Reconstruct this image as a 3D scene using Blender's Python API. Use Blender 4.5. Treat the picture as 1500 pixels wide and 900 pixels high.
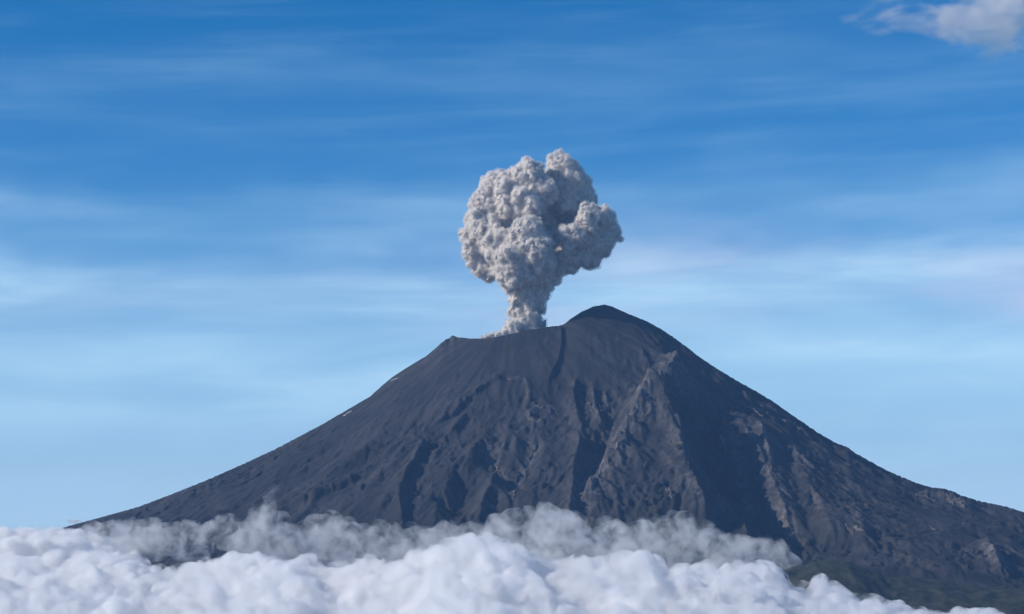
import bpy, bmesh, math, random
import numpy as np
from mathutils import Vector, noise as mnoise

# ------------------------------------------------------------------ clear
for o in list(bpy.data.objects):
    bpy.data.objects.remove(o, do_unlink=True)
SC = bpy.context.scene
COL = SC.collection
R = math.radians
rng = np.random.default_rng(7)
random.seed(7)

# ------------------------------------------------------------------ camera
F = 3124.0                     # focal length in photo pixels (1500 wide)
CAMZ = 1300.0                  # metres above the plain
HORIZON = 768.0                # photo row of the horizon
PITCH = math.atan((HORIZON - 450.0) / F)
cd = bpy.data.cameras.new('camera')
cd.sensor_width = 36.0
cd.lens = 36.0 * F / 1500.0
cd.clip_start = 5.0
cd.clip_end = 400000.0
cam = bpy.data.objects.new('camera', cd)
COL.objects.link(cam)
cam.location = (0, 0, CAMZ)
cam.rotation_euler = (math.pi / 2 + PITCH, 0, 0)
SC.camera = cam

# ------------------------------------------------------------------ sky and sun
SUN_EL = R(28.0)
SUN_AZ = R(77.0)               # to the left of straight-behind-the-camera
SUN_DIR = Vector((-math.cos(SUN_EL) * math.sin(SUN_AZ), -math.cos(SUN_EL) * math.cos(SUN_AZ), math.sin(SUN_EL)))


def N(nt, t, **kw):
    n = nt.nodes.new(t)
    for k, v in kw.items():
        if k == 'inp':
            for i, val in v.items():
                n.inputs[i].default_value = val
        else:
            setattr(n, k, v)
    return n


def ramp(nt, stops, interp='LINEAR'):
    n = nt.nodes.new('ShaderNodeValToRGB')
    n.color_ramp.interpolation = interp
    els = n.color_ramp.elements
    while len(els) > 1:
        els.remove(els[-1])
    for i, (p, c) in enumerate(stops):
        e = els[0] if i == 0 else els.new(p)
        e.position = p
        e.color = c if len(c) == 4 else (*c, 1)
    return n


W = bpy.data.worlds.new('World')
SC.world = W
W.use_nodes = True
wt = W.node_tree
wt.nodes.clear()
L = wt.links.new
sky = N(wt, 'ShaderNodeTexSky', sky_type='NISHITA', sun_disc=False, sun_elevation=SUN_EL,
        sun_rotation=math.pi + SUN_AZ, altitude=3600.0, air_density=1.0, dust_density=0.3, ozone_density=3.0)
bg = N(wt, 'ShaderNodeBackground', inp={1: 0.12})
out = N(wt, 'ShaderNodeOutputWorld')
hs = N(wt, 'ShaderNodeHueSaturation', inp={'Saturation': 1.38, 'Value': 1.0})
L(sky.outputs[0], hs.inputs['Color'])
# high thin cirrus: streaks laid out by azimuth and elevation
wtc = N(wt, 'ShaderNodeTexCoord')
sep = N(wt, 'ShaderNodeSeparateXYZ')
L(wtc.outputs['Generated'], sep.inputs[0])


def M(op, a, b=None, nt=wt):
    n = N(nt, 'ShaderNodeMath', operation=op)
    for i, v in enumerate((a, b)):
        if v is None: continue
        if isinstance(v, (int, float)): n.inputs[i].default_value = v
        else: nt.links.new(v, n.inputs[i])
    return n.outputs[0]


azm = M('ARCTAN2', sep.outputs['X'], sep.outputs['Y'])
elv = M('ARCSINE', sep.outputs['Z'])
tilt = M('ADD', elv, M('MULTIPLY', azm, -0.035))
wcb = N(wt, 'ShaderNodeCombineXYZ')
L(M('MULTIPLY', azm, 7.0), wcb.inputs[0]); L(M('MULTIPLY', elv, 16.0), wcb.inputs[1])
wno = N(wt, 'ShaderNodeTexNoise', inp={'Scale': 1.0, 'Detail': 3.0, 'Roughness': 0.5})
L(wcb.outputs[0], wno.inputs['Vector'])
wavy = M('ADD', tilt, M('MULTIPLY', M('SUBTRACT', wno.outputs[0], 0.5), R(4.5)))


def streaks(sx, sy, seed, lo, hi, rough=0.55):
    cmb = N(wt, 'ShaderNodeCombineXYZ')
    L(M('MULTIPLY', azm, sx), cmb.inputs[0]); L(M('MULTIPLY', tilt, sy), cmb.inputs[1])
    cmb.inputs[2].default_value = seed
    n = N(wt, 'ShaderNodeTexNoise', inp={'Scale': 1.0, 'Detail': 5.0, 'Roughness': rough, 'Distortion': 0.35})
    L(cmb.outputs[0], n.inputs['Vector'])
    m = N(wt, 'ShaderNodeMapRange', interpolation_type='SMOOTHSTEP', inp={1: lo, 2: hi, 3: 0.0, 4: 1.0})
    L(n.outputs[0], m.inputs[0])
    return m.outputs[0]


def band(deg, width, amt):
    d = M('DIVIDE', M('SUBTRACT', wavy, R(deg)), R(width))
    g = M('POWER', 2.718, M('MULTIPLY', M('MULTIPLY', d, d), -1.0))
    return M('MULTIPLY', g, amt)


bands = M('ADD', M('ADD', band(6.1, 1.2, 0.56), band(3.7, 1.0, 0.46)), band(8.6, 0.8, 0.20))
bands = M('ADD', M('ADD', bands, band(11.8, 0.9, 0.07)), band(0.3, 1.3, 0.8))
c1 = M('MULTIPLY', bands, M('ADD', streaks(5.0, 34.0, 52.0, 0.30, 0.72), 0.28))
c2 = M('MULTIPLY', streaks(5.0, 70.0, 77.0, 0.40, 0.85), 0.09)
c3 = M('MULTIPLY', streaks(10.0, 60.0, 33.0, 0.50, 0.90), 0.09)
cir = M('MINIMUM', M('ADD', M('ADD', M('ADD', c1, c2), c3), band(1.2, 4.2, 0.48)), 0.85)
cm = N(wt, 'ShaderNodeMix', data_type='RGBA', inp={'B': (5.2, 7.8, 9.4, 1)})
L(cir, cm.inputs['Factor']); L(hs.outputs[0], cm.inputs['A'])
azr = N(wt, 'ShaderNodeMapRange', interpolation_type='SMOOTHSTEP', inp={1: -0.10, 2: 0.10, 3: 0.15, 4: 1.0})
L(azm, azr.inputs[0])
pk = N(wt, 'ShaderNodeMix', data_type='RGBA', inp={'B': (7.0, 6.7, 8.0, 1)})      # warm-lit veil
L(M('MULTIPLY', band(6.2, 1.0, 0.60), M('MULTIPLY', streaks(2.2, 20.0, 5.0, 0.30, 0.60), azr.outputs[0])), pk.inputs['Factor']); L(cm.outputs['Result'], pk.inputs['A'])
L(pk.outputs['Result'], bg.inputs[0])
L(bg.outputs[0], out.inputs[0])

sd = bpy.data.lights.new('sun', 'SUN')
sd.energy = 5.0
sd.angle = R(0.53)
sd.color = (1.0, 0.93, 0.83)
sun = bpy.data.objects.new('sun', sd)
COL.objects.link(sun)
sun.rotation_euler = SUN_DIR.to_track_quat('Z', 'Y').to_euler()
sun.location = (0, 0, 6000)

SC.view_settings.view_transform = 'Standard'
SC.view_settings.look = 'None'
SC.view_settings.gamma = 1.0
SC.view_settings.exposure = 0.0
SC.view_settings.use_curve_mapping = False
SC.render.engine = 'CYCLES'
SC.cycles.use_denoising = True
SC.cycles.max_bounces = 16
SC.cycles.diffuse_bounces = 3
SC.cycles.transparent_max_bounces = 16
SC.cycles.volume_bounces = 12
SC.cycles.use_adaptive_sampling = True
SC.cycles.adaptive_threshold = 0.02


# ------------------------------------------------------------------ helpers
def tag(o, label=None, cat=None, group=None, kind=None):
    if label: o['label'] = label
    if cat: o['category'] = cat
    if group: o['group'] = group
    if kind: o['kind'] = kind
    return o


def at(px, py, dist):
    """photo pixel -> world point at forward ground distance dist"""
    u = (px - 750.0) / F
    v = (450.0 - py) / F
    cy = math.cos(PITCH) - v * math.sin(PITCH)
    cz = math.sin(PITCH) + v * math.cos(PITCH)
    k = dist / cy
    return np.array((u * k, dist, CAMZ + cz * k))


def proj(X, Y, Z):
    """world -> photo pixel (arrays)"""
    z = Z - CAMZ
    fw = Y * math.cos(PITCH) + z * math.sin(PITCH)
    up = -Y * math.sin(PITCH) + z * math.cos(PITCH)
    return 750 + F * X / fw, 450 - F * up / fw


def np_mesh(name, verts, quads, mats=(), smooth=True, parent=None):
    me = bpy.data.meshes.new(name)
    nv, nf = len(verts), len(quads)
    k = quads.shape[1]
    me.vertices.add(nv)
    me.vertices.foreach_set('co', np.ascontiguousarray(verts, dtype=np.float32).ravel())
    me.loops.add(nf * k)
    me.loops.foreach_set('vertex_index', np.ascontiguousarray(quads, dtype=np.int32).ravel())
    me.polygons.add(nf)
    me.polygons.foreach_set('loop_start', np.arange(0, nf * k, k, dtype=np.int32))
    me.polygons.foreach_set('use_smooth', np.full(nf, smooth, dtype=bool))
    me.update(calc_edges=True)
    for m in mats:
        me.materials.append(m)
    o = bpy.data.objects.new(name, me)
    COL.objects.link(o)
    if parent:
        o.parent = parent
    return o


def grid_quads(ny, nx):
    i = np.arange((ny - 1) * (nx - 1))
    r, c = i // (nx - 1), i % (nx - 1)
    a = r * nx + c
    return np.stack([a, a + 1, a + nx + 1, a + nx], 1)


def _hash(ix, iy, seed):
    h = (ix.astype(np.int64) * 374761393 + iy.astype(np.int64) * 668265263 + seed * 974634777) & 0xFFFFFFFF
    h = ((h ^ (h >> 13)) * 1274126177) & 0xFFFFFFFF
    h = h ^ (h >> 16)
    return h


def perlin(x, y, seed=0):
    x0 = np.floor(x); y0 = np.floor(y)
    fx = x - x0; fy = y - y0
    u = fx * fx * fx * (fx * (fx * 6 - 15) + 10)
    v = fy * fy * fy * (fy * (fy * 6 - 15) + 10)

    def g(ix, iy, dx, dy):
        a = _hash(ix, iy, seed) * (2 * math.pi / 4294967296.0)
        return np.cos(a) * dx + np.sin(a) * dy
    n00 = g(x0, y0, fx, fy); n10 = g(x0 + 1, y0, fx - 1, fy)
    n01 = g(x0, y0 + 1, fx, fy - 1); n11 = g(x0 + 1, y0 + 1, fx - 1, fy - 1)
    return 1.5 * ((n00 * (1 - u) + n10 * u) * (1 - v) + (n01 * (1 - u) + n11 * u) * v)


def fbm(x, y, octv=4, seed=0, gain=0.5):
    s = 0; a = 1.0; t = 0
    for k in range(octv):
        s = s + a * perlin(x * 2 ** k + 13.7 * k, y * 2 ** k - 7.3 * k, seed + k)
        t += a; a *= gain
    return s / t


def ridged(x, y, octv=4, seed=0, gain=0.5):
    s = 0; a = 1.0; t = 0
    for k in range(octv):
        n = 1 - np.abs(perlin(x * 2 ** k + 3.1 * k, y * 2 ** k + 9.2 * k, seed + k)) * 1.6
        s = s + a * n
        t += a; a *= gain
    return s / t


def sstep(a, b, x):
    t = np.clip((x - a) / (b - a), 0, 1)
    return t * t * (3 - 2 * t)


#@@TERRAIN
# ------------------------------------------------------------------ volcano terrain
YC = 18000.0
XC = (755 - 750) * YC / F
PXM = YC / F
prof_L = np.array([(0, 2890), (530, 2895), (893, 2642), (1238, 2383), (1642, 2141), (2045, 1922), (2620, 1669), (3197, 1432),
                   (3744, 1280), (4500, 1050), (6000, 650), (9000, 60), (12000, -300)], float)
prof_R = np.array([(0, 3160), (755, 3149), (950, 3080), (1123, 3005), (1325, 2890), (1642, 2659), (2200, 2325), (2563, 2072),
                   (3139, 1749), (3398, 1646), (3715, 1565), (4291, 1404), (5200, 1100), (7000, 600), (10000, 60), (13000, -300)], float)
prof_F = np.array([(0, 2880), (500, 2880), (1000, 2560), (1500, 2235), (2000, 1925), (2500, 1650), (3000, 1400), (3500, 1175),
                   (4000, 985), (5000, 690), (6500, 350), (9000, 20), (12000, -300)], float)
prof_B = np.array([(0, 2880), (600, 2860), (1500, 2300), (3000, 1400), (6000, 500), (9000, 20), (12000, -300)], float)


def base_h(X, Y):
    dx = X - XC; dy = Y - YC
    r = np.hypot(dx, dy) + 1e-6
    c = dx / r; s = dy / r
    wr = np.maximum(c, 0) ** 2; wl = np.maximum(-c, 0) ** 2
    wf = np.maximum(-s, 0) ** 2; wb = np.maximum(s, 0) ** 2
    ip = lambda p: np.interp(r, p[:, 0], p[:, 1])
    h = wr * ip(prof_R) + wl * ip(prof_L) + wf * ip(prof_F) + wb * ip(prof_B)
    rim = wr * 720 + wl * 530 + wf * 480 + wb * 600
    h -= 330 * np.clip(1 - (r / rim) ** 2, 0, 1) ** 0.8
    return h, r, np.arctan2(dy, dx)


def hit(px, py):
    """photo pixel -> (X, Y) where the view ray first meets the bare cone"""
    Ys = np.arange(13000, 19500, 10.0)
    p1 = at(px, py, 1.0) - np.array((0, 0, CAMZ))
    X = p1[0] * Ys; Z = CAMZ + p1[2] * Ys
    h, _, _ = base_h(X, Ys)
    i = np.argmax(h > Z)
    if h[i] <= Z[i]:
        i = np.argmin(Z - h)
    return X[i], Ys[i]


xs = np.concatenate([np.linspace(-13000, -5300, 70)[:-1], np.linspace(-5300, 5600, 1300), np.linspace(5600, 13000, 70)[1:]])
ys = np.concatenate([np.linspace(9500, 14300, 90)[:-1], np.linspace(14300, 18800, 460), np.linspace(18800, 28000, 110)[1:]])
GX, GY = np.meshgrid(xs, ys)
H0, RR, PH = base_h(GX, GY)
H = H0.copy()
rockmask = np.zeros_like(H)


def poly_dist(pts, gx, gy):
    """distance, side (+ = right on screen) and 0..1 position along a polyline in X,Y"""
    D = np.full(gx.shape, 1e9); S = np.zeros(gx.shape); T = np.zeros(gx.shape)
    seg = np.hypot(*np.diff(pts, axis=0).T); cum = np.concatenate([[0], np.cumsum(seg)]); tot = cum[-1]
    for i in range(len(pts) - 1):
        a, b = pts[i], pts[i + 1]
        d = b - a; l2 = d @ d + 1e-9
        qx = gx - a[0]; qy = gy - a[1]
        t = np.clip((qx * d[0] + qy * d[1]) / l2, 0, 1)
        dist = np.hypot(qx - t * d[0], qy - t * d[1])
        side = np.sign(d[0] * qy - d[1] * qx)
        m = dist < D
        D = np.where(m, dist, D); S = np.where(m, side, S); T = np.where(m, (cum[i] + t * seg[i]) / tot, T)
    return D, S, T


WX = fbm(GX / 420, GY / 420, 4, 31)
WY = fbm(GX / 420 + 50, GY / 420, 4, 32)
W2 = fbm(GX / 110, GY / 110, 3, 33)


def feature(px, amp, wl, wr, power=1.0, taper=(0.12, 0.25), rock=0.0, jag=0.0, flat=None):
    """ridge (amp > 0) or gully (amp < 0) along photo pixels listed from the top down"""
    global H, rockmask
    if abs(amp) < 100: amp = amp * 1.25
    pts = np.array([hit(*p) for p in px])
    mg = 6.5 * max(wl, wr) + 60
    i0, i1 = np.searchsorted(ys, [pts[:, 1].min() - mg, pts[:, 1].max() + mg])
    j0, j1 = np.searchsorted(xs, [pts[:, 0].min() - mg, pts[:, 0].max() + mg])
    w_ = (slice(i0, i1), slice(j0, j1))
    D, S, T = poly_dist(pts, GX[w_], GY[w_])
    D = D + 14 * W2[w_] * np.minimum(1, D / 40)
    w = np.where(S > 0, wr, wl) * (1 + 0.35 * WX[w_])
    f = np.exp(-(D / w) ** power)
    tp = np.ones_like(T)
    if taper[0] > 0: tp = np.minimum(tp, sstep(-0.02, taper[0], T))
    if taper[1] > 0: tp = np.minimum(tp, sstep(1.02, 1 - taper[1], T))
    if jag:
        tp = tp * (1 + jag * ridged(T * 14 + 3, T * 0 + amp, 3, int(abs(amp))) - jag * 0.6)
    H[w_] += amp * f * tp
    if rock:
        rockmask[w_] = np.maximum(rockmask[w_], rock * tp * np.exp(-(D / min(0.5 * (wl + wr), 150)) ** 2))


# the great buttress below the summit and its two arms
feature([(1006, 535), (985, 553), (970, 575), (955, 612), (930, 645), (900, 680), (872, 715), (855, 748), (840, 790)], 190, 150, 300, 1.0, (0.08, 0.15), 1.0, 0.6)
feature([(960, 605), (965, 625), (985, 648), (1004, 676), (1000, 706), (1014, 738), (1040, 790)], 235, 270, 60, 1.1, (0.1, 0.1), 0.7, 0.25)
feature([(1014, 738), (1045, 745), (1079, 732), (1086, 760), (1100, 800)], 110, 120, 45, 1.0, (0.2, 0.15), 0.5, 0.5)
# deep shadowed valley right of the buttress
feature([(1000, 548), (1030, 585), (1050, 640), (1075, 700), (1110, 760), (1165, 805), (1230, 850)], -250, 190, 260, 1.5, (0.1, 0.2))
feature([(985, 520), (1010, 545), (1040, 590)], -60, 60, 160, 1.5, (0.3, 0.3))
# ribs on the right wall of that valley
feature([(1062, 598), (1075, 640), (1090, 690), (1105, 720)], 30, 60, 28, 1.0, (0.1, 0.3), 0.8, 0.5)
feature([(1085, 598), (1105, 640), (1130, 690), (1150, 740), (1165, 790)], 26, 90, 40, 1.0, (0.1, 0.2), 0.7, 0.8)
feature([(1112, 610), (1122, 650), (1135, 680)], 30, 50, 22, 1.0, (0.1, 0.3), 1.0, 0.4)
feature([(1138, 618), (1155, 670), (1170, 710), (1190, 765), (1215, 810)], -36, 50, 60, 1.2, (0.15, 0.2))
feature([(1150, 625), (1175, 660), (1185, 700), (1205, 740), (1225, 790)], 22, 90, 60, 1.0, (0.1, 0.2), 0.5, 0.5)
feature([(1190, 640), (1235, 690), (1275, 750), (1300, 800)], -30, 120, 90, 1.4, (0.2, 0.2))
feature([(1225, 670), (1250, 720), (1262, 770), (1270, 810)], 26, 100, 80, 1.0, (0.2, 0.2), 0.45, 0.6)
feature([(1340, 712), (1375, 722), (1400, 730), (1420, 742)], 45, 45, 60, 1.0, (0.15, 0.15), 1.0, 0.6)
feature([(1440, 790), (1455, 815), (1470, 850)], 60, 80, 70, 1.0, (0.2, 0.2), 1.0, 0.6)
# hollow left of the buttress, with its own side ribs
feature([(905, 590), (895, 630), (880, 670), (865, 710), (850, 750), (845, 790)], -130, 80, 90, 1.4, (0.15, 0.2))
feature([(845, 560), (840, 585), (848, 625), (860, 640)], 48, 120, 26, 1.0, (0.12, 0.3), 0.2, 0.3)
feature([(868, 570), (872, 600), (885, 640)], 36, 40, 22, 1.0, (0.1, 0.3), 0.8, 0.6)
feature([(885, 575), (895, 610), (900, 640)], 26, 34, 20, 1.0, (0.1, 0.3), 0.8, 0.6)
feature([(842, 640), (850, 670), (842, 710), (838, 750), (830, 790)], 90, 170, 45, 1.0, (0.15, 0.2), 0.15, 0.3)
feature([(905, 600), (915, 620), (930, 590)], 20, 40, 30, 1.0, (0.2, 0.3), 0.4, 0.5)
# wall running down from the crater rim
feature([(822, 479), (823, 505), (818, 530), (808, 550), (800, 575)], 34, 110, 16, 1.0, (0.02, 0.35), 0.0, 0.2)
# lava levee that bends down to the left and the little one below it
feature([(742, 551), (715, 560), (690, 580), (665, 606), (640, 622), (612, 640)], 42, 150, 15, 1.0, (0.1, 0.3), 0.1, 0.4)
feature([(745, 552), (768, 556), (776, 580), (773, 600)], 22, 34, 20, 1.0, (0.15, 0.25), 0.6, 0.5)
feature([(683, 606), (670, 625), (656, 642)], 26, 60, 14, 1.0, (0.15, 0.3), 0.0, 0.3)
# knobbly outcrop below the vent
feature([(775, 588), (790, 600), (808, 598), (805, 615)], 26, 34, 26, 1.0, (0.2, 0.2), 0.8, 0.9)
feature([(778, 600), (775, 612), (790, 622), (806, 610)], 30, 26, 18, 1.0, (0.2, 0.2), 0.9, 0.9)
# forked pale gully
feature([(706, 652), (722, 675), (738, 695), (752, 716), (748, 735)], -38, 34, 40, 1.1, (0.15, 0.3), 0.8)
feature([(793, 650), (778, 672), (765, 690), (752, 716)], -44, 40, 34, 1.1, (0.15, 0.2), 0.7)
feature([(700, 650), (715, 662), (735, 660), (760, 655), (790, 648)], 24, 60, 60, 1.0, (0.1, 0.2), 0.3, 0.6)
# broad lower spurs on the left flank
feature([(632, 640), (610, 680), (592, 715), (585, 745), (590, 790)], 75, 230, 45, 1.0, (0.2, 0.1), 0.0, 0.2)
feature([(705, 640), (690, 680), (660, 710), (640, 750), (635, 800)], 60, 170, 70, 1.1, (0.2, 0.1), 0.0, 0.2)
feature([(735, 690), (720, 720), (705, 750), (700, 800)], 60, 120, 50, 1.1, (0.2, 0.1), 0.0, 0.2)
feature([(670, 690), (678, 720), (672, 760)], -70, 90, 90, 1.6, (0.2, 0.1))
feature([(528, 700), (500, 716), (465, 728), (425, 742)], 45, 200, 22, 1.0, (0.15, 0.2), 0.0, 0.5)
feature([(350, 733), (335, 742), (310, 752)], 25, 120, 20, 1.0, (0.2, 0.2), 0.0, 0.4)
feature([(663, 492), (640, 515), (600, 545), (560, 575), (510, 612)], 26, 60, 50, 1.0, (0.03, 0.4), 0.35, 0.5)
feature([(560, 640), (530, 665), (490, 690), (450, 708)], 26, 140, 60, 1.2, (0.2, 0.2), 0.0, 0.3)
feature([(975, 497), (990, 522), (1000, 540)], 26, 60, 30, 1.0, (0.2, 0.3), 0.1, 0.3)
feature([(940, 515), (945, 535), (955, 548)], 26, 80, 20, 1.0, (0.2, 0.3), 0.0, 0.3)

# natural relief: radial rills, ridged rock, fine grit
low = sstep(500, 2600, RR)
arc = PH * 1500
q = 1 + 0.2 * WX
ril = ridged(arc / 230 * q + 1.2 * WX, RR / 2600 + 0.5 * WY, 4, 51)
H += low * 46 * (ril - 0.55)
ril2 = ridged(arc / 60 + 0.9 * WY, RR / 900 + 0.4 * WX, 3, 61)
H += (0.05 + 0.95 * low) * 9 * (ril2 - 0.55)
H += low * 40 * fbm(GX / 600, GY / 600, 4, 71)
mid = sstep(500, 1500, RR) * sstep(-2600, -300, GX)
H += mid * 34 * (ridged(GX / 300 + 0.8 * WX, GY / 520 + 0.8 * WY, 5, 77, 0.55) - 0.55) * (0.5 + sstep(-0.25, 0.3, WY))
rm = np.clip(rockmask + 0.15 * sstep(0.15, 0.5, WX) * low, 0, 1)
H += rm * (30 * (ridged(GX / 70, GY / 110, 4, 81, 0.6) - 0.55) + 10 * fbm(GX / 22, GY / 30, 2, 82))
H += 2.0 * fbm(GX / 30, GY / 45, 3, 91) * (0.4 + low)

# running water: droplets cut gullies and lay down fans
def erode(Hs, cell, drops, steps, rounds, seed, wmask):
    rg = np.random.default_rng(seed)
    h = (Hs / cell).astype(np.float64)
    ny, nx = h.shape
    for _ in range(rounds):
        x = rg.uniform(2, nx - 4, drops); y = rg.uniform(2, ny - 4, drops)
        dx = np.zeros(drops); dy = np.zeros(drops); vel = np.ones(drops); wat = np.ones(drops); sed = np.zeros(drops)
        dlt = np.zeros(ny * nx)
        for st in range(steps):
            ix = x.astype(int); iy = y.astype(int); u = x - ix; v = y - iy
            k = iy * nx + ix; hf = h.ravel()
            a, b, c, d = hf[k], hf[k + 1], hf[k + nx], hf[k + nx + 1]
            gx = (b - a) * (1 - v) + (d - c) * v; gy = (c - a) * (1 - u) + (d - b) * u
            h0 = a * (1 - u) * (1 - v) + b * u * (1 - v) + c * (1 - u) * v + d * u * v
            dx = dx * 0.25 - gx * 0.75; dy = dy * 0.25 - gy * 0.75
            l = np.hypot(dx, dy) + 1e-9; dx /= l; dy /= l
            xn = np.clip(x + dx, 1, nx - 3); yn = np.clip(y + dy, 1, ny - 3)
            jx = xn.astype(int); jy = yn.astype(int); p = xn - jx; q = yn - jy; kk = jy * nx + jx
            h1 = hf[kk] * (1 - p) * (1 - q) + hf[kk + 1] * p * (1 - q) + hf[kk + nx] * (1 - p) * q + hf[kk + nx + 1] * p * q
            dh = h1 - h0
            cap = np.maximum(-dh, 0.01) * vel * wat * 4.0
            dep = (sed > cap) | (dh > 0)
            amt = np.where(dep, np.where(dh > 0, np.minimum(dh, sed), (sed - cap) * 0.3), -np.minimum((cap - sed) * 0.25, np.maximum(-dh, 0)))
            sed = sed - amt
            for off, w in ((0, (1 - u) * (1 - v)), (1, u * (1 - v)), (nx, (1 - u) * v), (nx + 1, u * v)):
                dlt += np.bincount(k + off, amt * w, ny * nx)
            vel = np.sqrt(np.clip(vel * vel - dh * 1.0, 0, 9)); wat *= 0.985
            x, y = xn, yn
        D = dlt.reshape(ny, nx)
        B = D.copy()
        B[1:-1, 1:-1] = 0.4 * D[1:-1, 1:-1] + 0.15 * (D[:-2, 1:-1] + D[2:, 1:-1] + D[1:-1, :-2] + D[1:-1, 2:])
        h += np.clip(B, -1.2, 0.8) * wmask
    return h * cell


ei = slice(89, 89 + 460); ej = slice(69, 69 + 1300)
Hs = H[ei, ej]
Hc = 0.25 * (Hs[0::2, 0::2] + Hs[1::2, 0::2] + Hs[0::2, 1::2] + Hs[1::2, 1::2])
RC = RR[ei, ej][::2, ::2]
ero_w = (0.06 + 0.5 * sstep(900, 2300, RC)) * (0.35 + 0.65 * sstep(-1800, 200, GX[ei, ej][::2, ::2])) * (0.35 + 1.3 * sstep(-0.2, 0.35, WX[ei, ej][::2, ::2]))
dE = erode(Hc, 18.0, 9000, 110, 6, 5, ero_w) - Hc
jj = (np.arange(1300) - 0.5) / 2; ii = (np.arange(460) - 0.5) / 2
dE = np.stack([np.interp(jj, np.arange(650), r_) for r_ in dE])
dE = np.stack([np.interp(ii, np.arange(230), dE[:, c_]) for c_ in range(1300)], 1)
H[ei, ej] += dE
H += (0.15 + low) * rm * 5 * (ridged(GX / 26, GY / 40, 3, 95) - 0.5)

# silhouette: ease the skyline onto the photographed one
sil = np.array([(-200, 850), (0, 800), (60, 782), (105, 769), (150, 757), (200, 743), (250, 724), (300, 704), (350, 682), (400, 659), (470, 622), (540, 581), (560, 563), (572, 553),
                (600, 535), (622, 522), (634, 512), (645, 502), (654, 496), (663, 491), (671, 494), (690, 496), (712, 496), (740, 491), (770, 484), (800, 479),
                (818, 477), (826, 474), (836, 466), (850, 457), (868, 449), (886, 446), (898, 449), (920, 459), (950, 471), (970, 482), (985, 492), (1010, 510),
                (1025, 522), (1050, 539), (1085, 560), (1112, 575), (1137, 590), (1142, 594), (1165, 610), (1200, 634), (1228, 650), (1243, 655), (1255, 664), (1300, 689),
                (1345, 708), (1365, 714), (1385, 716), (1398, 720), (1410, 726), (1440, 735), (1475, 742), (1500, 750), (1600, 785), (1800, 850)], float)
cols = np.arange(-150, 1700)
for it in range(6):
    PX, PY = proj(GX, GY, H)
    ci = np.clip(np.round(PX).astype(int) + 150, 2, len(cols) - 3)
    top = np.full(len(cols), 1e4)
    for k in (-2, -1, 0, 1, 2):
        np.minimum.at(top, (ci + k).ravel(), PY.ravel())
    good = top < 5000
    top = np.interp(cols, cols[good], top[good])
    d = np.clip(top - np.interp(cols, sil[:, 0], sil[:, 1]), -60, 60)           # + = raise
    kw = 61 if it < 2 else 21 if it < 4 else 9
    kern = np.hanning(kw); kern /= kern.sum()
    d = np.convolve(np.pad(d, kw // 2, 'edge'), kern, 'valid')
    dm = np.interp(PX, cols, d) * GY / F
    wgt = np.exp(-((PY - np.interp(PX, cols, top)) / (90.0 if it < 2 else 35.0 if it < 4 else 14.0)) ** 2)
    H += np.where((PX > -140) & (PX < 1690), dm * wgt, 0)
print('silhouette residual px', float(np.abs(d[150:1650]).max()), float(np.abs(d[150:1650]).mean()))


def add_attr(me, name, arr):
    a = me.attributes.new(name, 'FLOAT', 'POINT')
    a.data.foreach_set('value', np.ascontiguousarray(arr, dtype=np.float32).ravel())


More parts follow.
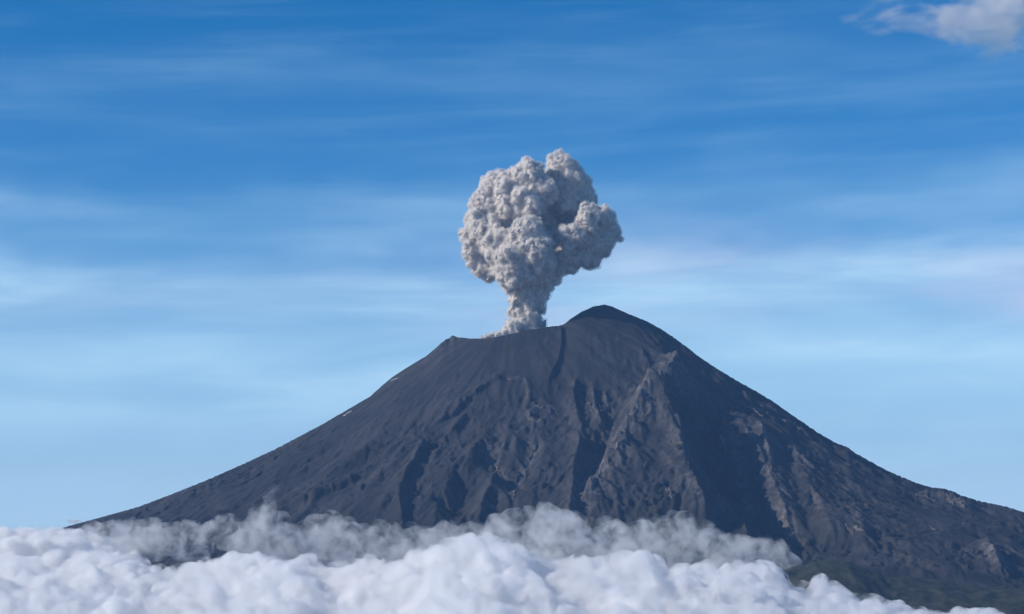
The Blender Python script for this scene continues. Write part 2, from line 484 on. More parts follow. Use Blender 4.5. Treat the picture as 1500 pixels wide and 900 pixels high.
def ash_material():
    m = bpy.data.materials.new('volcanic_ash')
    m.use_nodes = True
    nt = m.node_tree
    nt.nodes.clear()
    L = nt.links.new
    o = N(nt, 'ShaderNodeOutputMaterial')
    b = N(nt, 'ShaderNodeBsdfPrincipled', inp={'Roughness': 0.95, 'Specular IOR Level': 0.15})
    L(b.outputs[0], o.inputs[0])
    tc = N(nt, 'ShaderNodeTexCoord')
    at_ = N(nt, 'ShaderNodeAttribute', attribute_name='rock')
    gr = N(nt, 'ShaderNodeAttribute', attribute_name='grass')
    n1 = N(nt, 'ShaderNodeTexNoise', inp={'Scale': 0.0022, 'Detail': 8.0, 'Roughness': 0.65})
    n2 = N(nt, 'ShaderNodeTexNoise', inp={'Scale': 0.02, 'Detail': 6.0, 'Roughness': 0.7})
    L(tc.outputs['Object'], n1.inputs['Vector']); L(tc.outputs['Object'], n2.inputs['Vector'])
    r1 = ramp(nt, [(0.30, (0.019, 0.0195, 0.021)), (0.50, (0.0285, 0.0285, 0.030)), (0.72, (0.042, 0.0405, 0.0415))])
    L(n1.outputs[0], r1.inputs[0])
    r2 = ramp(nt, [(0.35, (0.050, 0.048, 0.048)), (0.55, (0.090, 0.085, 0.084)), (0.72, (0.16, 0.151, 0.147))])
    L(n2.outputs[0], r2.inputs[0])
    mul = N(nt, 'ShaderNodeMath', operation='MULTIPLY')
    r3 = ramp(nt, [(0.32, (0.1, 0.1, 0.1)), (0.54, (1, 1, 1))])
    L(n2.outputs[0], r3.inputs[0])
    L(r3.outputs[0], mul.inputs[0]); L(at_.outputs['Fac'], mul.inputs[1])
    mx = N(nt, 'ShaderNodeMix', data_type='RGBA')
    L(mul.outputs[0], mx.inputs['Factor']); L(r1.outputs[0], mx.inputs['A']); L(r2.outputs[0], mx.inputs['B'])
    mg = N(nt, 'ShaderNodeMix', data_type='RGBA', inp={'B': (0.042, 0.043, 0.028, 1)})
    L(gr.outputs['Fac'], mg.inputs['Factor']); L(mx.outputs['Result'], mg.inputs['A'])
    # fine grain
    n3 = N(nt, 'ShaderNodeTexNoise', inp={'Scale': 0.06, 'Detail': 5.0, 'Roughness': 0.7})
    L(tc.outputs['Object'], n3.inputs['Vector'])
    mr = N(nt, 'ShaderNodeMapRange', inp={1: 0.3, 2: 0.7, 3: 0.88, 4: 1.12})
    L(n3.outputs[0], mr.inputs[0])
    mm = N(nt, 'ShaderNodeMix', data_type='RGBA', blend_type='MULTIPLY', inp={'Factor': 1.0})
    L(mg.outputs['Result'], mm.inputs['A']); L(mr.outputs[0], mm.inputs['B'])
    sk = N(nt, 'ShaderNodeAttribute', attribute_name='streak')
    sr = ramp(nt, [(0.25, (0.70, 0.72, 0.76)), (0.5, (1.0, 0.99, 0.99)), (0.78, (1.42, 1.38, 1.38))])
    smp = N(nt, 'ShaderNodeMapRange', inp={1: -0.6, 2: 0.6, 3: 0.0, 4: 1.0}); L(sk.outputs['Fac'], smp.inputs[0]); L(smp.outputs[0], sr.inputs[0])
    ms = N(nt, 'ShaderNodeMix', data_type='RGBA', blend_type='MULTIPLY', inp={'Factor': 1.0})
    L(mm.outputs['Result'], ms.inputs['A']); L(sr.outputs[0], ms.inputs['B'])
    L(ms.outputs['Result'], b.inputs['Base Color'])
    bp = N(nt, 'ShaderNodeBump', inp={'Strength': 0.3, 'Distance': 9.0})
    L(n3.outputs[0], bp.inputs['Height']); L(bp.outputs[0], b.inputs['Normal'])
    return m


strk = fbm(arc / 70 + 0.7 * WX, RR / 1300 + 0.4 * WY, 4, 141) + 0.5 * fbm(GX / 900, GY / 900, 3, 142)
ASH = ash_material()
verts = np.stack([GX, GY, H], -1).reshape(-1, 3)
volcano = np_mesh('volcano', verts, grid_quads(*GX.shape), [ASH])
add_attr(volcano.data, 'rock', rockmask)
add_attr(volcano.data, 'streak', strk)
gpx, gpy = proj(GX, GY, H)
grass = np.clip(sstep(1500, 1250, H) * (0.5 + 1.2 * WX), 0, 0.8) * sstep(400, 1100, GX) * sstep(2300, 1700, GX)
add_attr(volcano.data, 'grass', grass)
tag(volcano, 'dark ash-grey volcano cone with a jagged lit buttress and cratered top', 'volcano', kind='structure')
def simple_mat(name, col_stops, scale, rough=0.95, bump=0.0):
    m = bpy.data.materials.new(name)
    m.use_nodes = True
    nt = m.node_tree
    b = nt.nodes['Principled BSDF']
    b.inputs['Roughness'].default_value = rough
    b.inputs['Specular IOR Level'].default_value = 0.15
    tc = N(nt, 'ShaderNodeTexCoord')
    n = N(nt, 'ShaderNodeTexNoise', inp={'Scale': scale, 'Detail': 8.0, 'Roughness': 0.65})
    nt.links.new(tc.outputs['Object'], n.inputs['Vector'])
    r = ramp(nt, col_stops)
    nt.links.new(n.outputs[0], r.inputs[0])
    nt.links.new(r.outputs[0], b.inputs['Base Color'])
    if bump:
        bp = N(nt, 'ShaderNodeBump', inp={'Strength': 0.6, 'Distance': bump})
        nt.links.new(n.outputs[0], bp.inputs['Height']); nt.links.new(bp.outputs[0], b.inputs['Normal'])
    return m


# ------------------------------------------------------------------ rock ledges and snow on the cone
def ground_z(X, Y):
    j = np.clip(np.searchsorted(xs, X) - 1, 0, len(xs) - 2); i = np.clip(np.searchsorted(ys, Y) - 1, 0, len(ys) - 2)
    u = (X - xs[j]) / (xs[j + 1] - xs[j]); v = (Y - ys[i]) / (ys[i + 1] - ys[i])
    return H[i, j] * (1 - u) * (1 - v) + H[i, j + 1] * u * (1 - v) + H[i + 1, j] * (1 - u) * v + H[i + 1, j + 1] * u * v


def surf(px, py):
    Yr = np.arange(13500, 18700, 5.0)
    p1 = at(px, py, 1.0) - np.array((0, 0, CAMZ))
    X = p1[0] * Yr; Z = CAMZ + p1[2] * Yr
    g = ground_z(X, Yr)
    hitm = g > Z
    i = int(np.argmax(hitm)) if hitm.any() else int(np.argmin(Z - g))
    return np.array((X[i], Yr[i], g[i]))


def rock_mat(name, c0, c1, scale):
    return simple_mat(name, [(0.35, c0), (0.68, c1)], scale, 0.95, 8.0)


def ledge(name, pix, tall, deep, mat, seed, rough=1.0):
    """jagged outcrop following the slope along photo pixels"""
    rg = np.random.default_rng(seed)
    P = np.array([surf(*p) for p in pix])
    seg = np.linalg.norm(np.diff(P, axis=0), axis=1); cum = np.concatenate([[0], np.cumsum(seg)])
    n = max(6, int(cum[-1] / 11))
    t = np.linspace(0, cum[-1], n)
    C = np.stack([np.interp(t, cum, P[:, k]) for k in range(3)], 1)
    C[:, :2] += rg.normal(0, 5 * rough, (n, 2))
    ring = []
    env = np.sin(np.linspace(0.12, math.pi - 0.12, n)) ** 0.5
    for k in range(n):
        d = C[min(k + 1, n - 1)] - C[max(k - 1, 0)]
        side = np.array((-d[1], d[0], 0)); side /= np.linalg.norm(side) + 1e-9
        if side[1] > 0: side = -side                     # towards the viewer's slope
        tl = tall * env[k] * rg.uniform(0.35, 1.25); dp = deep * env[k] * rg.uniform(0.6, 1.3)
        for off, up in ((1.0, -6.0), (0.75, 0.55), (0.35, 1.0), (-0.4, 0.85), (-1.0, -6.0)):
            q = C[k] + side * dp * off + np.array((0, 0, 0.0))
            q[2] = ground_z(q[0], q[1]) + (tl * up * rg.uniform(0.8, 1.2) if up > 0 else up)
            ring.append(q)
    R_ = np.array(ring); m_ = 5
    f = [(k * m_ + i, (k + 1) * m_ + i, (k + 1) * m_ + i + 1, k * m_ + i + 1) for k in range(n - 1) for i in range(m_ - 1)]
    o = np_mesh(name, R_, np.array(f), [mat], smooth=False, parent=volcano)
    return o


#@@GROUND
# ------------------------------------------------------------------ plain and green foothill
PLAIN = simple_mat('plain_fields', [(0.35, (0.045, 0.06, 0.03)), (0.55, (0.07, 0.075, 0.045)), (0.7, (0.11, 0.10, 0.07))], 0.0012)
k = np.arange(96) * 2 * math.pi / 96
gv = [np.array([[0, 0, 0]])]
for rad in (3000, 9000, 20000, 40000, 80000):
    gv.append(np.stack([rad * np.cos(k), rad * np.sin(k), 0 * k], 1))
gv = np.concatenate(gv)
me = bpy.data.meshes.new('ground')
faces = [(0, 1 + i, 1 + (i + 1) % 96) for i in range(96)]
for q in range(4):
    a0 = 1 + 96 * q; b0 = a0 + 96
    faces += [(a0 + i, b0 + i, b0 + (i + 1) % 96, a0 + (i + 1) % 96) for i in range(96)]
me.from_pydata(gv.tolist(), [], faces)
me.materials.append(PLAIN)
ground = bpy.data.objects.new('ground', me)
COL.objects.link(ground)
tag(ground, 'wide farmed plain lying under the cloud', 'ground', kind='structure')

# grassy foothill in front of the right flank
fx = np.linspace(-1200, 7600, 560); fy = np.linspace(11300, 15600, 300)
FX, FY = np.meshgrid(fx, fy)
crest = np.interp(FX, [-1200, 600, 1300, 1650, 1870, 2080, 2300, 2550, 2800, 3200, 3700, 5200, 7600], [500, 700, 900, 1010, 1075, 1068, 985, 950, 925, 890, 850, 760, 500])
cy_ = 13300 + 150 * np.sin(FX / 900)
FH = crest * np.exp(-((FY - cy_) / np.where(FY < cy_, 1300, 1200)) ** 2)
FH += 34 * fbm(FX / 600, FY / 600, 5, 111) + 22 * (ridged(FX / 260, FY / 420, 4, 112) - 0.55)
FH += 5 * fbm(FX / 45, FY / 45, 3, 113) + 9 * np.abs(fbm(FX / 60, FY / 60, 3, 114))
edge = np.minimum.reduce([FX + 1200, 7600 - FX, FY - 11300, 15600 - FY])
FH = FH * sstep(0, 900, edge) - 60 * (1 - sstep(0, 900, edge))
GRASS = simple_mat('mountain_grass', [(0.34, (0.017, 0.020, 0.016)), (0.47, (0.026, 0.030, 0.021)), (0.57, (0.043, 0.046, 0.031)), (0.70, (0.062, 0.060, 0.044))], 0.011, 0.95, 14.0)
foothill = np_mesh('foothill', np.stack([FX, FY, FH], -1).reshape(-1, 3), grid_quads(*FX.shape), [GRASS])
tag(foothill, 'low dark green grassy foothill below the volcano', 'hill', kind='structure')


PALE = rock_mat('pale_rock', (0.075, 0.068, 0.063), (0.15, 0.138, 0.128), 0.02)
BROWN = rock_mat('brown_rock', (0.05, 0.043, 0.039), (0.10, 0.088, 0.079), 0.02)
SNOW = rock_mat('old_snow', (0.55, 0.57, 0.60), (0.75, 0.77, 0.80), 0.03)
for i, (pix, tall, deep, mt) in enumerate([
    ([(1083, 590), (1095, 597), (1108, 604), (1118, 611)], 16, 12, PALE), ([(1098, 593), (1112, 601), (1127, 608)], 14, 10, PALE),
    ([(1139, 611), (1150, 617), (1163, 622), (1173, 629)], 16, 13, PALE), ([(1124, 685), (1135, 690), (1147, 693)], 13, 12, PALE),
    ([(1055, 606), (1060, 614), (1064, 624)], 14, 10, BROWN), ([(1068, 622), (1078, 640), (1088, 655)], 16, 9, PALE),
    ([(1092, 628), (1098, 640), (1104, 652)], 15, 10, PALE), ([(1113, 636), (1121, 645), (1126, 656)], 18, 14, PALE),
    ([(1053, 640), (1060, 648), (1064, 662)], 16, 11, PALE), ([(1130, 655), (1136, 668), (1140, 680)], 14, 12, BROWN),
    ([(1180, 655), (1184, 668), (1178, 680)], 14, 12, BROWN), ([(1188, 712), (1194, 722), (1200, 730)], 18, 14, BROWN),
    ([(1333, 721), (1350, 727), (1370, 733)], 18, 14, BROWN), ([(1384, 726), (1390, 734), (1397, 740)], 20, 13, PALE),
    ([(1402, 736), (1412, 744), (1419, 738)], 18, 13, PALE), ([(1238, 768), (1246, 776), (1250, 784)], 18, 15, BROWN),
    ([(1252, 772), (1258, 777), (1266, 780)], 20, 16, PALE), ([(1360, 770), (1366, 775), (1372, 778)], 12, 12, BROWN),
    ([(718, 668), (728, 688), (738, 704), (750, 717)], 10, 9, PALE), ([(753, 718), (754, 726), (750, 734)], 12, 9, PALE),
    ([(795, 652), (787, 662), (780, 670)], 12, 9, PALE), ([(775, 614), (785, 621), (799, 612)], 14, 12, PALE),
    ([(772, 572), (775, 584), (773, 598)], 12, 9, BROWN), ([(742, 551), (746, 556), (749, 562)], 9, 9, BROWN),
    ([(858, 584), (864, 594), (868, 606)], 14, 10, BROWN), ([(876, 588), (880, 598), (884, 612)], 12, 9, PALE),
    ([(936, 592), (930, 604), (922, 614)], 20, 14, PALE), ([(955, 600), (948, 612), (944, 622)], 22, 15, BROWN),
    ([(914, 640), (908, 650), (902, 660)], 20, 14, PALE), ([(898, 664), (890, 676), (882, 688)], 18, 13, BROWN),
    ([(880, 690), (872, 702), (864, 712)], 20, 14, PALE), ([(978, 648), (986, 652), (992, 660)], 16, 11, BROWN),
    ([(942, 672), (948, 678), (944, 686)], 14, 12, BROWN), ([(976, 716), (981, 722), (984, 730)], 16, 12, PALE),
    ([(1040, 738), (1050, 742), (1062, 736)], 22, 12, BROWN),
]):
    ledge('rock_ledge', pix, tall, deep, mt, 100 + i)
for i, (pix, tall, deep) in enumerate([([(503, 609), (509, 606), (516, 602)], 4, 7), ([(497, 599), (500, 598), (504, 596)], 3, 5), ([(572, 559), (578, 556), (584, 553)], 3, 5)]):
    ledge('snow_patch', pix, tall, deep, SNOW, 300 + i, 0.5)

#@@PLUME
# ------------------------------------------------------------------ billowing shapes
def ico(sub):
    bm = bmesh.new()
    bmesh.ops.create_icosphere(bm, subdivisions=sub, radius=1.0)
    v = np.array([x.co[:] for x in bm.verts]); f = np.array([[x.index for x in p.verts] for p in bm.faces])
    bm.free()
    return v, f


ICO = {1: ico(1), 2: ico(2), 3: ico(3)}


def spheres_mesh(name, sph):
    """sph: list of (centre, radius, subdiv, squash_z)"""
    vs, fs, n = [], [], 0
    for sub in (1, 2, 3):
        sel = [q for q in sph if q[2] == sub]
        if not sel: continue
        v, f = ICO[sub]
        c = np.array([q[0] for q in sel]); r = np.array([q[1] for q in sel]); sq = np.array([q[3] for q in sel])
        sc = np.stack([r, r, r * sq], 1)
        V = c[:, None, :] + v[None] * sc[:, None, :]
        Fc = f[None] + (np.arange(len(sel)) * len(v))[:, None, None] + n
        vs.append(V.reshape(-1, 3)); fs.append(Fc.reshape(-1, 3)); n += V.shape[0] * V.shape[1]
    return np.concatenate(vs), np.concatenate(fs)


def remesh(name, sph, voxel, smooth_it=0):
    V, Fc = spheres_mesh(name, sph)
    o = np_mesh(name + '_raw', V, Fc)
    md = o.modifiers.new('r', 'REMESH'); md.mode = 'VOXEL'; md.voxel_size = voxel; md.use_smooth_shade = True
    if smooth_it:
        ms = o.modifiers.new('s', 'SMOOTH'); ms.factor = 0.5; ms.iterations = smooth_it
    dg = bpy.context.evaluated_depsgraph_get()
    me = bpy.data.meshes.new_from_object(o.evaluated_get(dg), depsgraph=dg)
    raw = o.data
    bpy.data.objects.remove(o, do_unlink=True)
    bpy.data.meshes.remove(raw)
    me.name = name
    me.materials.clear()
    return me


def clean(me, voxel):
    """closed, non-crossing skin again after the puffs were pushed out"""
    o = bpy.data.objects.new('raw', me)
    COL.objects.link(o)
    md = o.modifiers.new('r', 'REMESH'); md.mode = 'VOXEL'; md.voxel_size = voxel; md.use_smooth_shade = True
    dg = bpy.context.evaluated_depsgraph_get()
    out = bpy.data.meshes.new_from_object(o.evaluated_get(dg), depsgraph=dg)
    bpy.data.objects.remove(o, do_unlink=True)
    nm = me.name
    bpy.data.meshes.remove(me)
    out.name = nm
    out.materials.clear()
    return out


def perlin3(p, seed=0):
    i = np.floor(p).astype(np.int64); f = p - i
    u = f * f * f * (f * (f * 6 - 15) + 10)
    out = 0
    for dx in (0, 1):
        for dy in (0, 1):
            for dz in (0, 1):
                h = _hash(i[:, 0] + dx, i[:, 1] + dy, seed + 0)
                h = _hash(h & 0xFFFFF, i[:, 2] + dz, seed + 5)
                a = (h & 0xFFFF) * (2 * math.pi / 65536); z = ((h >> 16) & 0xFFFF) / 32768.0 - 1
                s = np.sqrt(np.maximum(0, 1 - z * z))
                g = np.cos(a) * s * (f[:, 0] - dx) + np.sin(a) * s * (f[:, 1] - dy) + z * (f[:, 2] - dz)
                w = (u[:, 0] if dx else 1 - u[:, 0]) * (u[:, 1] if dy else 1 - u[:, 1]) * (u[:, 2] if dz else 1 - u[:, 2])
                out = out + w * g
    return 1.4 * out


def worley3(p, seed=0):
    i = np.floor(p).astype(np.int64)
    best = np.full(len(p), 9.0)
    for dx in (-1, 0, 1):
        for dy in (-1, 0, 1):
            for dz in (-1, 0, 1):
                c = i + (dx, dy, dz)
                h = _hash(_hash(c[:, 0], c[:, 1], seed) & 0xFFFFF, c[:, 2], seed + 5)
                q = c + np.stack([(h & 1023), (h >> 10) & 1023, (h >> 20) & 1023], 1) / 1023.0
                best = np.minimum(best, ((q - p) ** 2).sum(1))
    return best


def puff(me, layers, seed=0):
    """push vertices along normals into round bumps with sharp creases: layers of (size, amount)"""
    n = len(me.vertices)
    co = np.empty(n * 3, np.float32); me.vertices.foreach_get('co', co); co = co.reshape(-1, 3).astype(float)
    for j, (size, amt) in enumerate(layers):
        no = np.empty(n * 3, np.float32); me.vertex_normals.foreach_get('vector', no); no = no.reshape(-1, 3)
        wob = np.stack([perlin3(co / (size * 1.7) + 5.1 * k, seed + 40 + k) for k in range(3)], 1) * 0.35
        b = 1.0 - np.clip(worley3(co / size + wob + 11.3 * j, seed + j * 3), 0, 1) * 1.6
        sz = 0.75 + 0.8 * perlin3(co / (size * 3.5), seed + 77 + j)
        co = co + no * (amt * sz * (b - 0.4))[:, None]
        me.vertices.foreach_set('co', co.astype(np.float32).ravel()); me.update()
    me.polygons.foreach_set('use_smooth', np.ones(len(me.polygons), bool))
    me.update()


def grow(lobes, levels, seed, up=0.0):
    """cauliflower: every lobe carries smaller balls, these carry smaller ones"""
    rg = np.random.default_rng(seed)
    out = [(np.array(c, float), r, 3 if r > 60 else 2, 1.0) for c, r in lobes]
    cur = [(np.array(c, float), r) for c, r in lobes]
    for (n, rmin, rmax, dist) in levels:
        nxt = []
        for c, r in cur:
            d = rg.normal(size=(n, 3)); d[:, 2] += up
            d /= np.linalg.norm(d, axis=1)[:, None]
            rr = r * rg.uniform(rmin, rmax, n)
            for dd, r2 in zip(d, rr):
                nxt.append((c + dd * r * dist, r2))
        out += [(c, r, 2 if r > 35 else 1, 1.0) for c, r in nxt]
        cur = nxt
    return out


def part(name, me, mat, parent, kind=None):
    me.materials.append(mat)
    o = bpy.data.objects.new(name, me)
    COL.objects.link(o)
    o.parent = parent
    if parent: o.matrix_parent_inverse = parent.matrix_world.inverted()
    if kind: o['kind'] = kind
    return o


def ash_cloud_mat():
    m = bpy.data.materials.new('ash_smoke')
    m.use_nodes = True
    nt = m.node_tree
    b = nt.nodes['Principled BSDF']
    b.inputs['Roughness'].default_value = 1.0
    b.inputs['Specular IOR Level'].default_value = 0.0
    tc = N(nt, 'ShaderNodeTexCoord')
    n = N(nt, 'ShaderNodeTexNoise', inp={'Scale': 0.006, 'Detail': 8.0, 'Roughness': 0.6})
    nt.links.new(tc.outputs['Object'], n.inputs['Vector'])
    r = ramp(nt, [(0.35, (0.46, 0.42, 0.385)), (0.65, (0.57, 0.52, 0.48))])
    nt.links.new(n.outputs[0], r.inputs[0]); nt.links.new(r.outputs[0], b.inputs['Base Color'])
    n2 = N(nt, 'ShaderNodeTexNoise', inp={'Scale': 0.05, 'Detail': 4.0, 'Roughness': 0.6})
    nt.links.new(tc.outputs['Object'], n2.inputs['Vector'])
    bp = N(nt, 'ShaderNodeBump', inp={'Strength': 0.6, 'Distance': 12.0})
    nt.links.new(n2.outputs[0], bp.inputs['Height']); nt.links.new(bp.outputs[0], b.inputs['Normal'])
    return m


def vol_mat(name, color, density, aniso=0.0):
    m = bpy.data.materials.new(name)
    m.use_nodes = True
    nt = m.node_tree
    nt.nodes.clear()
    o = N(nt, 'ShaderNodeOutputMaterial')
    v = N(nt, 'ShaderNodeVolumePrincipled', inp={'Color': (*color, 1), 'Density': density, 'Anisotropy': aniso})
    v.inputs['Density Attribute'].default_value = ''
    nt.links.new(v.outputs[0], o.inputs['Volume'])
    return m


def cloud_noise_mat(name, color, dens, lo, hi, s1, step, floor=0.0, wgt=0.35):
    m = bpy.data.materials.new(name)
    m.use_nodes = True
    nt = m.node_tree
    nt.nodes.clear()
    o = N(nt, 'ShaderNodeOutputMaterial')
    v = N(nt, 'ShaderNodeVolumePrincipled', inp={'Color': (*color, 1), 'Anisotropy': 0.3})
    v.inputs['Density Attribute'].default_value = ''
    nt.links.new(v.outputs[0], o.inputs['Volume'])
    tc = N(nt, 'ShaderNodeTexCoord')
    n = N(nt, 'ShaderNodeTexNoise', inp={'Scale': s1, 'Detail': 4.0, 'Roughness': 0.62, 'Distortion': wgt})
    nt.links.new(tc.outputs['Object'], n.inputs['Vector'])
    r = N(nt, 'ShaderNodeMapRange', interpolation_type='SMOOTHSTEP', inp={1: lo, 2: hi, 3: floor * dens, 4: dens})
    nt.links.new(n.outputs[0], r.inputs[0]); nt.links.new(r.outputs[0], v.inputs['Density'])
    m.cycles.volume_step_rate = step
    return m


ASHSMOKE = ash_cloud_mat()
PY0 = 17770.0


def cp(x, y, r, dy=0.0):
    """enlarged-crop pixel of the plume -> (centre, radius)"""
    px, py = 640 + x / 2.903, 200 + y / 2.903
    p = at(px, py, PY0 + dy)
    return p, r / 2.903 * (PY0 + dy) / F


head = [cp(*q) for q in [
    (525, 132, 58, 40), (560, 172, 66, 60), (590, 215, 62, 90), (560, 265, 92, 140), (620, 280, 62, 100),
    (385, 180, 66, -100), (310, 235, 58, -120), (355, 275, 62, -180), (430, 235, 70, -90), (400, 300, 48, -210), (300, 300, 50, -140), (260, 205, 62, 40), (300, 190, 40, 0), (235, 285, 84, 0), (180, 300, 44, 20),
    (200, 385, 78, -20), (135, 420, 32, 0), (165, 480, 52, 0), (190, 545, 48, 20), (225, 575, 40, 0), (160, 350, 40, 0),
    (390, 400, 58, -330), (420, 465, 70, -330), (350, 480, 80, -260), (330, 555, 84, -220), (300, 600, 40, -200), (440, 530, 60, -280), (270, 470, 78, -150),
    (430, 350, 95, 260), (520, 335, 80, 330), (530, 405, 75, 330), (490, 470, 85, 150), (300, 380, 100, 60), (400, 560, 90, -60), (460, 570, 75, 20),
    (640, 355, 52, -200), (705, 345, 46, -160), (740, 415, 38, -60), (572, 428, 52, -240), (660, 440, 80, -60), (620, 500, 64, -40),
    (550, 515, 68, -40), (700, 440, 52, -80), (720, 380, 42, -60), (700, 480, 36, 0), (660, 400, 60, -120), (640, 525, 30, 0),
]]
column = [cp(*q) for q in [
    (445, 595, 58, -10), (428, 635, 56, 0), (410, 675, 54, 0), (395, 715, 52, 0), (385, 755, 52, 0), (375, 800, 58, 0), (372, 850, 66, 0),
    (345, 640, 30, -60), (332, 690, 24, -40), (325, 745, 24, -40), (322, 800, 26, -40), (460, 612, 32, 20), (440, 680, 20, 20), (415, 785, 30, 0), (436, 798, 22, 0), (448, 806, 14, 0),
    (360, 660, 34, -60), (350, 720, 30, -50),
]]
dust = [cp(*q) for q in [
    (330, 815, 34, -140), (300, 828, 26, -150), (315, 835, 26, -160), (285, 842, 20, -180), (258, 848, 17, -190), (232, 850, 14, -190), (208, 852, 11, -190), (300, 830, 17, -150), (340, 850, 30, -150), (245, 843, 11, -180),
    (270, 836, 11, -180), (195, 855, 7, -190), (320, 870, 30, -150), (260, 866, 20, -180)]]

vent = bpy.data.objects.new('ash_plume', None)
COL.objects.link(vent)
vent.location = (float(column[6][0][0]), PY0, 2650.0)
bpy.context.view_layer.update()
tag(vent, 'grey billowing mushroom of volcanic ash rising from the crater', 'ash plume')
ASHFUZZ = cloud_noise_mat('ash_dust_air', (0.945, 0.92, 0.89), 0.038, 0.38, 0.64, 0.020, 0.06, 0.05)
LV = [(13, 0.30, 0.54, 0.79), (5, 0.32, 0.55, 0.86)]


def fuzz(me, size, amt, seed, grow_by):
    """a thin ragged skin of loose dust round a puff"""
    f = me.copy()
    n = len(f.vertices)
    co = np.empty(n * 3, np.float32); f.vertices.foreach_get('co', co); co = co.reshape(-1, 3).astype(float)
    no = np.empty(n * 3, np.float32); f.vertex_normals.foreach_get('vector', no); no = no.reshape(-1, 3)
    d = grow_by + amt * perlin3(co / size, seed) + 0.5 * amt * perlin3(co / size * 2.3, seed + 9)
    co = co + no * np.maximum(d, 1.5)[:, None]
    f.vertices.foreach_set('co', co.astype(np.float32).ravel())
    f.materials.clear()
    f.update()
    return f


def shrink(me, by):
    n = len(me.vertices)
    co = np.empty(n * 3, np.float32); me.vertices.foreach_get('co', co)
    no = np.empty(n * 3, np.float32); me.vertex_normals.foreach_get('vector', no)
    me.vertices.foreach_set('co', co - no * by)
    me.update()


for nm, lb, lay, sd_, vx in (('plume_head', grow([(c, r * 0.95) for c, r in head], LV, 3), [(95, 36), (50, 34), (25, 14)], 5, 4.6),
                             ('plume_column', grow(column, LV, 4), [(80, 26), (40, 20), (20, 9)], 6, 4.5),
                             ('base_dust', grow(dust, LV[:1], 5), [(30, 9), (15, 5)], 7, 4.5)):
    me = remesh(nm, lb, vx, 1)
    puff(me, lay, sd_)
    fz = fuzz(me, 30.0, 14.0, sd_ + 60, 9.0)
    shrink(me, 6.0 if nm != 'base_dust' else 2.0)
    fz = clean(fz, vx + 0.6)
    me = clean(me, vx)
    pr = part(nm, me, ASHSMOKE, vent)
    part('loose_dust', fz, ASHFUZZ, pr, 'stuff')

#@@CLOUDS
# ------------------------------------------------------------------ sea of cloud
def cloud_core_mat():
    m = bpy.data.materials.new('cloud_heart')
    m.use_nodes = True
    b = m.node_tree.nodes['Principled BSDF']
    b.inputs['Base Color'].default_value = (0.86, 0.87, 0.89, 1)
    b.inputs['Roughness'].default_value = 1.0
    b.inputs['Specular IOR Level'].default_value = 0.0
    tc = N(m.node_tree, 'ShaderNodeTexCoord')
    n = N(m.node_tree, 'ShaderNodeTexNoise', inp={'Scale': 0.004, 'Detail': 5.0})
    m.node_tree.links.new(tc.outputs['Object'], n.inputs['Vector'])
    r = ramp(m.node_tree, [(0.3, (0.90, 0.91, 0.93)), (0.7, (0.95, 0.95, 0.96))])
    m.node_tree.links.new(n.outputs[0], r.inputs[0]); m.node_tree.links.new(r.outputs[0], b.inputs['Base Color'])
    return m


CORE = cloud_core_mat()
CLOUDVOL = cloud_noise_mat('cloud_vapour', (0.996, 0.996, 0.998), 0.048, 0.42, 0.70, 0.0105, 0.06, 0.01)
top_prof = np.array([(-500, 822), (0, 815), (60, 818), (110, 812), (160, 814), (200, 832), (240, 836), (300, 826), (360, 814), (420, 822), (470, 832), (540, 826), (600, 824), (640, 802),
                     (672, 793), (712, 790), (745, 806), (780, 821), (815, 832), (848, 820), (890, 818), (928, 810), (955, 816), (972, 846), (1008, 832), (1028, 831), (1052, 838),
                     (1076, 834), (1116, 835), (1148, 856), (1175, 868), (1204, 850), (1225, 858), (1245, 876), (1284, 877), (1316, 887), (1356, 897), (1416, 895), (1500, 915), (2000, 930)], float)
rg = np.random.default_rng(21)
lobes = []
for row, (dist, drop) in enumerate([(12300, 0), (12000, 5), (11500, 16), (10900, 34), (10200, 56), (9400, 84), (8500, 118)]):
    x = -480.0
    while x < 1980:
        rpx = rg.choice([9, 13, 18, 24, 32]) * rg.uniform(0.85, 1.2) if row < 2 else rg.uniform(16, 46)
        t = np.interp(x, top_prof[:, 0], top_prof[:, 1]) + drop + rg.uniform(-1, 5) + (rg.uniform(-10, 10) if row > 1 else 0)
        dd = dist + rg.uniform(-150, 150)
        r = rpx * dd / F
        c = at(x, t + rpx, dd)
        lobes.append((c, r))
        lobes.append((c + np.array((rg.uniform(-60, 60), rg.uniform(-80, 80), -r * 1.2)), r * 1.5))
        x += rpx * rg.uniform(0.6, 1.1)
left_prof = np.array([(-520, 770), (-100, 773), (0, 776), (60, 774), (110, 780), (150, 790), (185, 806), (215, 828)], float)
for row, (dist, drop) in enumerate([(13500, 0), (13100, 5), (12700, 14)]):
    x = -500.0
    while x < 205:
        rpx = rg.uniform(11, 24)
        dd = dist + rg.uniform(-120, 120)
        t = np.interp(x, left_prof[:, 0], left_prof[:, 1]) + drop + rg.uniform(0, 7)
        lobes.append((at(x, t + rpx, dd), rpx * dd / F))
        lobes.append((at(x, t + rpx * 2.4, dd), rpx * 1.5 * dd / F))
        x += rpx * rg.uniform(0.7, 1.1)
sp = grow(lobes, [(7, 0.30, 0.5, 0.82)], 9, 0.5)
bank = bpy.data.objects.new('cloud_bank', None)
shell_me = remesh('cloud_bank', [(c, r * 1.12 + 8, a_, q) for c, r, a_, q in sp], 17.0, 1)
puff(shell_me, [(170, 52), (80, 36), (40, 18)], 15)
shell_me = clean(shell_me, 11.5)
core_sp = [(c + np.array((0, 0, -30)), r - 85, s, q) for c, r, s, q in sp if r > 110]
core_me = remesh('cloud_bank', core_sp, 26.0, 2)
core_me.materials.append(CORE)
bpy.data.objects.remove(bank)
bank = bpy.data.objects.new('cloud_bank', core_me)
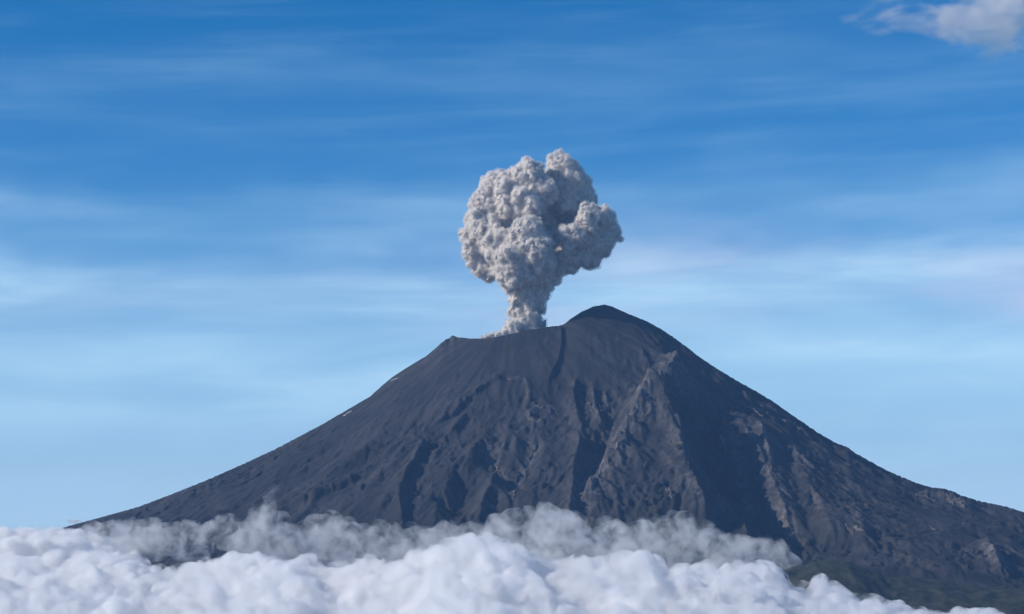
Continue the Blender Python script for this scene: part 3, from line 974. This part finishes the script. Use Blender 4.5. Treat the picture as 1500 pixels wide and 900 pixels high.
COL.objects.link(bank)
tag(bank, 'bright white sea of puffy cloud in front of the mountain foot', 'clouds', kind='stuff')
part('cloud_edge', shell_me, CLOUDVOL, bank, 'stuff')

#@@MIST
# thin torn mist lying along the mountain foot
mist_top = np.array([(-400, 770), (0, 772), (100, 766), (190, 752), (250, 762), (300, 757), (340, 750), (380, 752), (400, 748), (424, 756), (480, 758), (560, 764), (640, 764), (700, 760), (740, 752),
                     (790, 738), (830, 748), (870, 758), (950, 763), (1000, 750), (1030, 760), (1060, 778), (1100, 776), (1140, 790), (1180, 830), (1300, 850)], float)
MD = 13500.0
thick_px = np.array([(-400, 60), (0, 50), (150, 42), (220, 24), (330, 18), (460, 20), (560, 40), (640, 56), (760, 74), (900, 78), (1000, 68), (1080, 50), (1180, 24), (1300, 20)], float)
rg = np.random.default_rng(77)
ml = []
x = -420.0
while x < 1165:
    top_ = np.interp(x, mist_top[:, 0], mist_top[:, 1]); th = np.interp(x, thick_px[:, 0], thick_px[:, 1])
    y = 0.0
    while y < th:
        rp = rg.uniform(10, 30) * (0.75 if y < 8 else 1.1)
        dd = MD + rg.uniform(-330, 330)
        if rg.random() < 0.80:
            ml.append((at(x + rg.uniform(-12, 12), top_ + y + rp + rg.uniform(-3, 6), dd), rp * dd / F))
        y += rp * 0.95
    x += rg.uniform(9, 17)
for q in range(9):                                         # a tongue of mist blown up the slope
    f_ = q / 8
    ml.append((at(380 + 28 * f_ + rg.uniform(-2, 2), 764 - 52 * f_, MD - 100), (15 - 8 * f_) * MD / F))
msp = [(c, r * 1.35, sb, 0.62) for c, r, sb, _ in grow(ml, [(5, 0.35, 0.6, 0.85)], 12, 0.2)]
mist_me = remesh('mist', msp, 17.0, 2)
puff(mist_me, [(190, 40), (80, 16)], 25)
mist_me = clean(mist_me, 16.0)
mist_me.materials.append(cloud_noise_mat('mist_vapour', (0.996, 0.997, 0.998), 0.0120, 0.44, 0.74, 0.0085, 0.07, 0.0, 0.9))
mist = bpy.data.objects.new('mist', mist_me)
COL.objects.link(mist)
tag(mist, 'thin grey torn mist drifting along the foot of the volcano', 'mist', kind='stuff')

# ------------------------------------------------------------------ lone clouds in the sky
def sky_cloud(name, centre, size, dens, thr, label, seed, nscale):
    m = bpy.data.materials.new('sky_cloud_vapour')
    m.use_nodes = True
    nt = m.node_tree
    nt.nodes.clear()
    L_ = nt.links.new
    o = N(nt, 'ShaderNodeOutputMaterial')
    v = N(nt, 'ShaderNodeVolumePrincipled', inp={'Color': (1.0, 0.985, 0.97, 1), 'Anisotropy': 0.1})
    v.inputs['Density Attribute'].default_value = ''
    L_(v.outputs[0], o.inputs['Volume'])
    tc = N(nt, 'ShaderNodeTexCoord')
    mp = N(nt, 'ShaderNodeMapping', inp={'Scale': (1 / size[0], 1 / size[1], 1 / size[2])})
    L_(tc.outputs['Object'], mp.inputs[0])
    ln = N(nt, 'ShaderNodeVectorMath', operation='LENGTH'); L_(mp.outputs[0], ln.inputs[0])
    st = N(nt, 'ShaderNodeMapping', inp={'Location': (seed, seed * 0.7, 0), 'Scale': (0.8, 1.0, 1.5), 'Rotation': (0, 0.35, 0)})
    L_(tc.outputs['Object'], st.inputs[0])
    n = N(nt, 'ShaderNodeTexNoise', inp={'Scale': nscale, 'Detail': 6.0, 'Roughness': 0.6, 'Distortion': 0.4})
    L_(st.outputs[0], n.inputs['Vector'])
    e = M('ADD', M('SUBTRACT', 1.0, ln.outputs['Value'], nt), M('MULTIPLY', M('SUBTRACT', n.outputs[0], 0.5, nt), thr, nt), nt)
    r = N(nt, 'ShaderNodeMapRange', interpolation_type='SMOOTHSTEP', inp={1: 0.25, 2: 0.85, 3: 0.0, 4: dens}); L_(e, r.inputs[0])
    inside = N(nt, 'ShaderNodeMapRange', interpolation_type='SMOOTHSTEP', inp={1: 0.8, 2: 1.15, 3: 1.0, 4: 0.0}); L_(ln.outputs['Value'], inside.inputs[0])
    L_(M('MULTIPLY', r.outputs[0], inside.outputs[0], nt), v.inputs['Density'])
    m.cycles.volume_step_rate = 0.5
    V, f = ICO[3]
    o = np_mesh(name, V * np.array(size) * 1.2, f, [m])
    o.location = centre
    tag(o, label, 'cloud')
    return o


sky_cloud('cloud', at(1466, 10, 30000), (2300, 560, 760), 0.0022, 3.2, 'pale pinkish torn cloud high in the blue sky', 40, 0.0016)
sky_cloud('cloud', at(108, 764, 40000), (230, 150, 75), 0.012, 1.2, 'tiny bright white cloud peeping over the left foot of the volcano', 90, 0.008)

#@@HAZE
HAZE = vol_mat('haze_air', (0.25, 0.52, 1.0), 0.9e-5, 0.0)
bm = bmesh.new()
bmesh.ops.create_cube(bm, size=1.0)
for v in bm.verts:
    v.co = Vector((v.co.x * 164000, v.co.y * 164000, 2150 + v.co.z * 4900 + 149))
me = bpy.data.meshes.new('haze')
bm.to_mesh(me); bm.free()
me.materials.append(HAZE)
haze = bpy.data.objects.new('haze', me)
COL.objects.link(haze)
tag(haze, 'pale blue haze filling the air round the volcano', 'haze', kind='stuff')
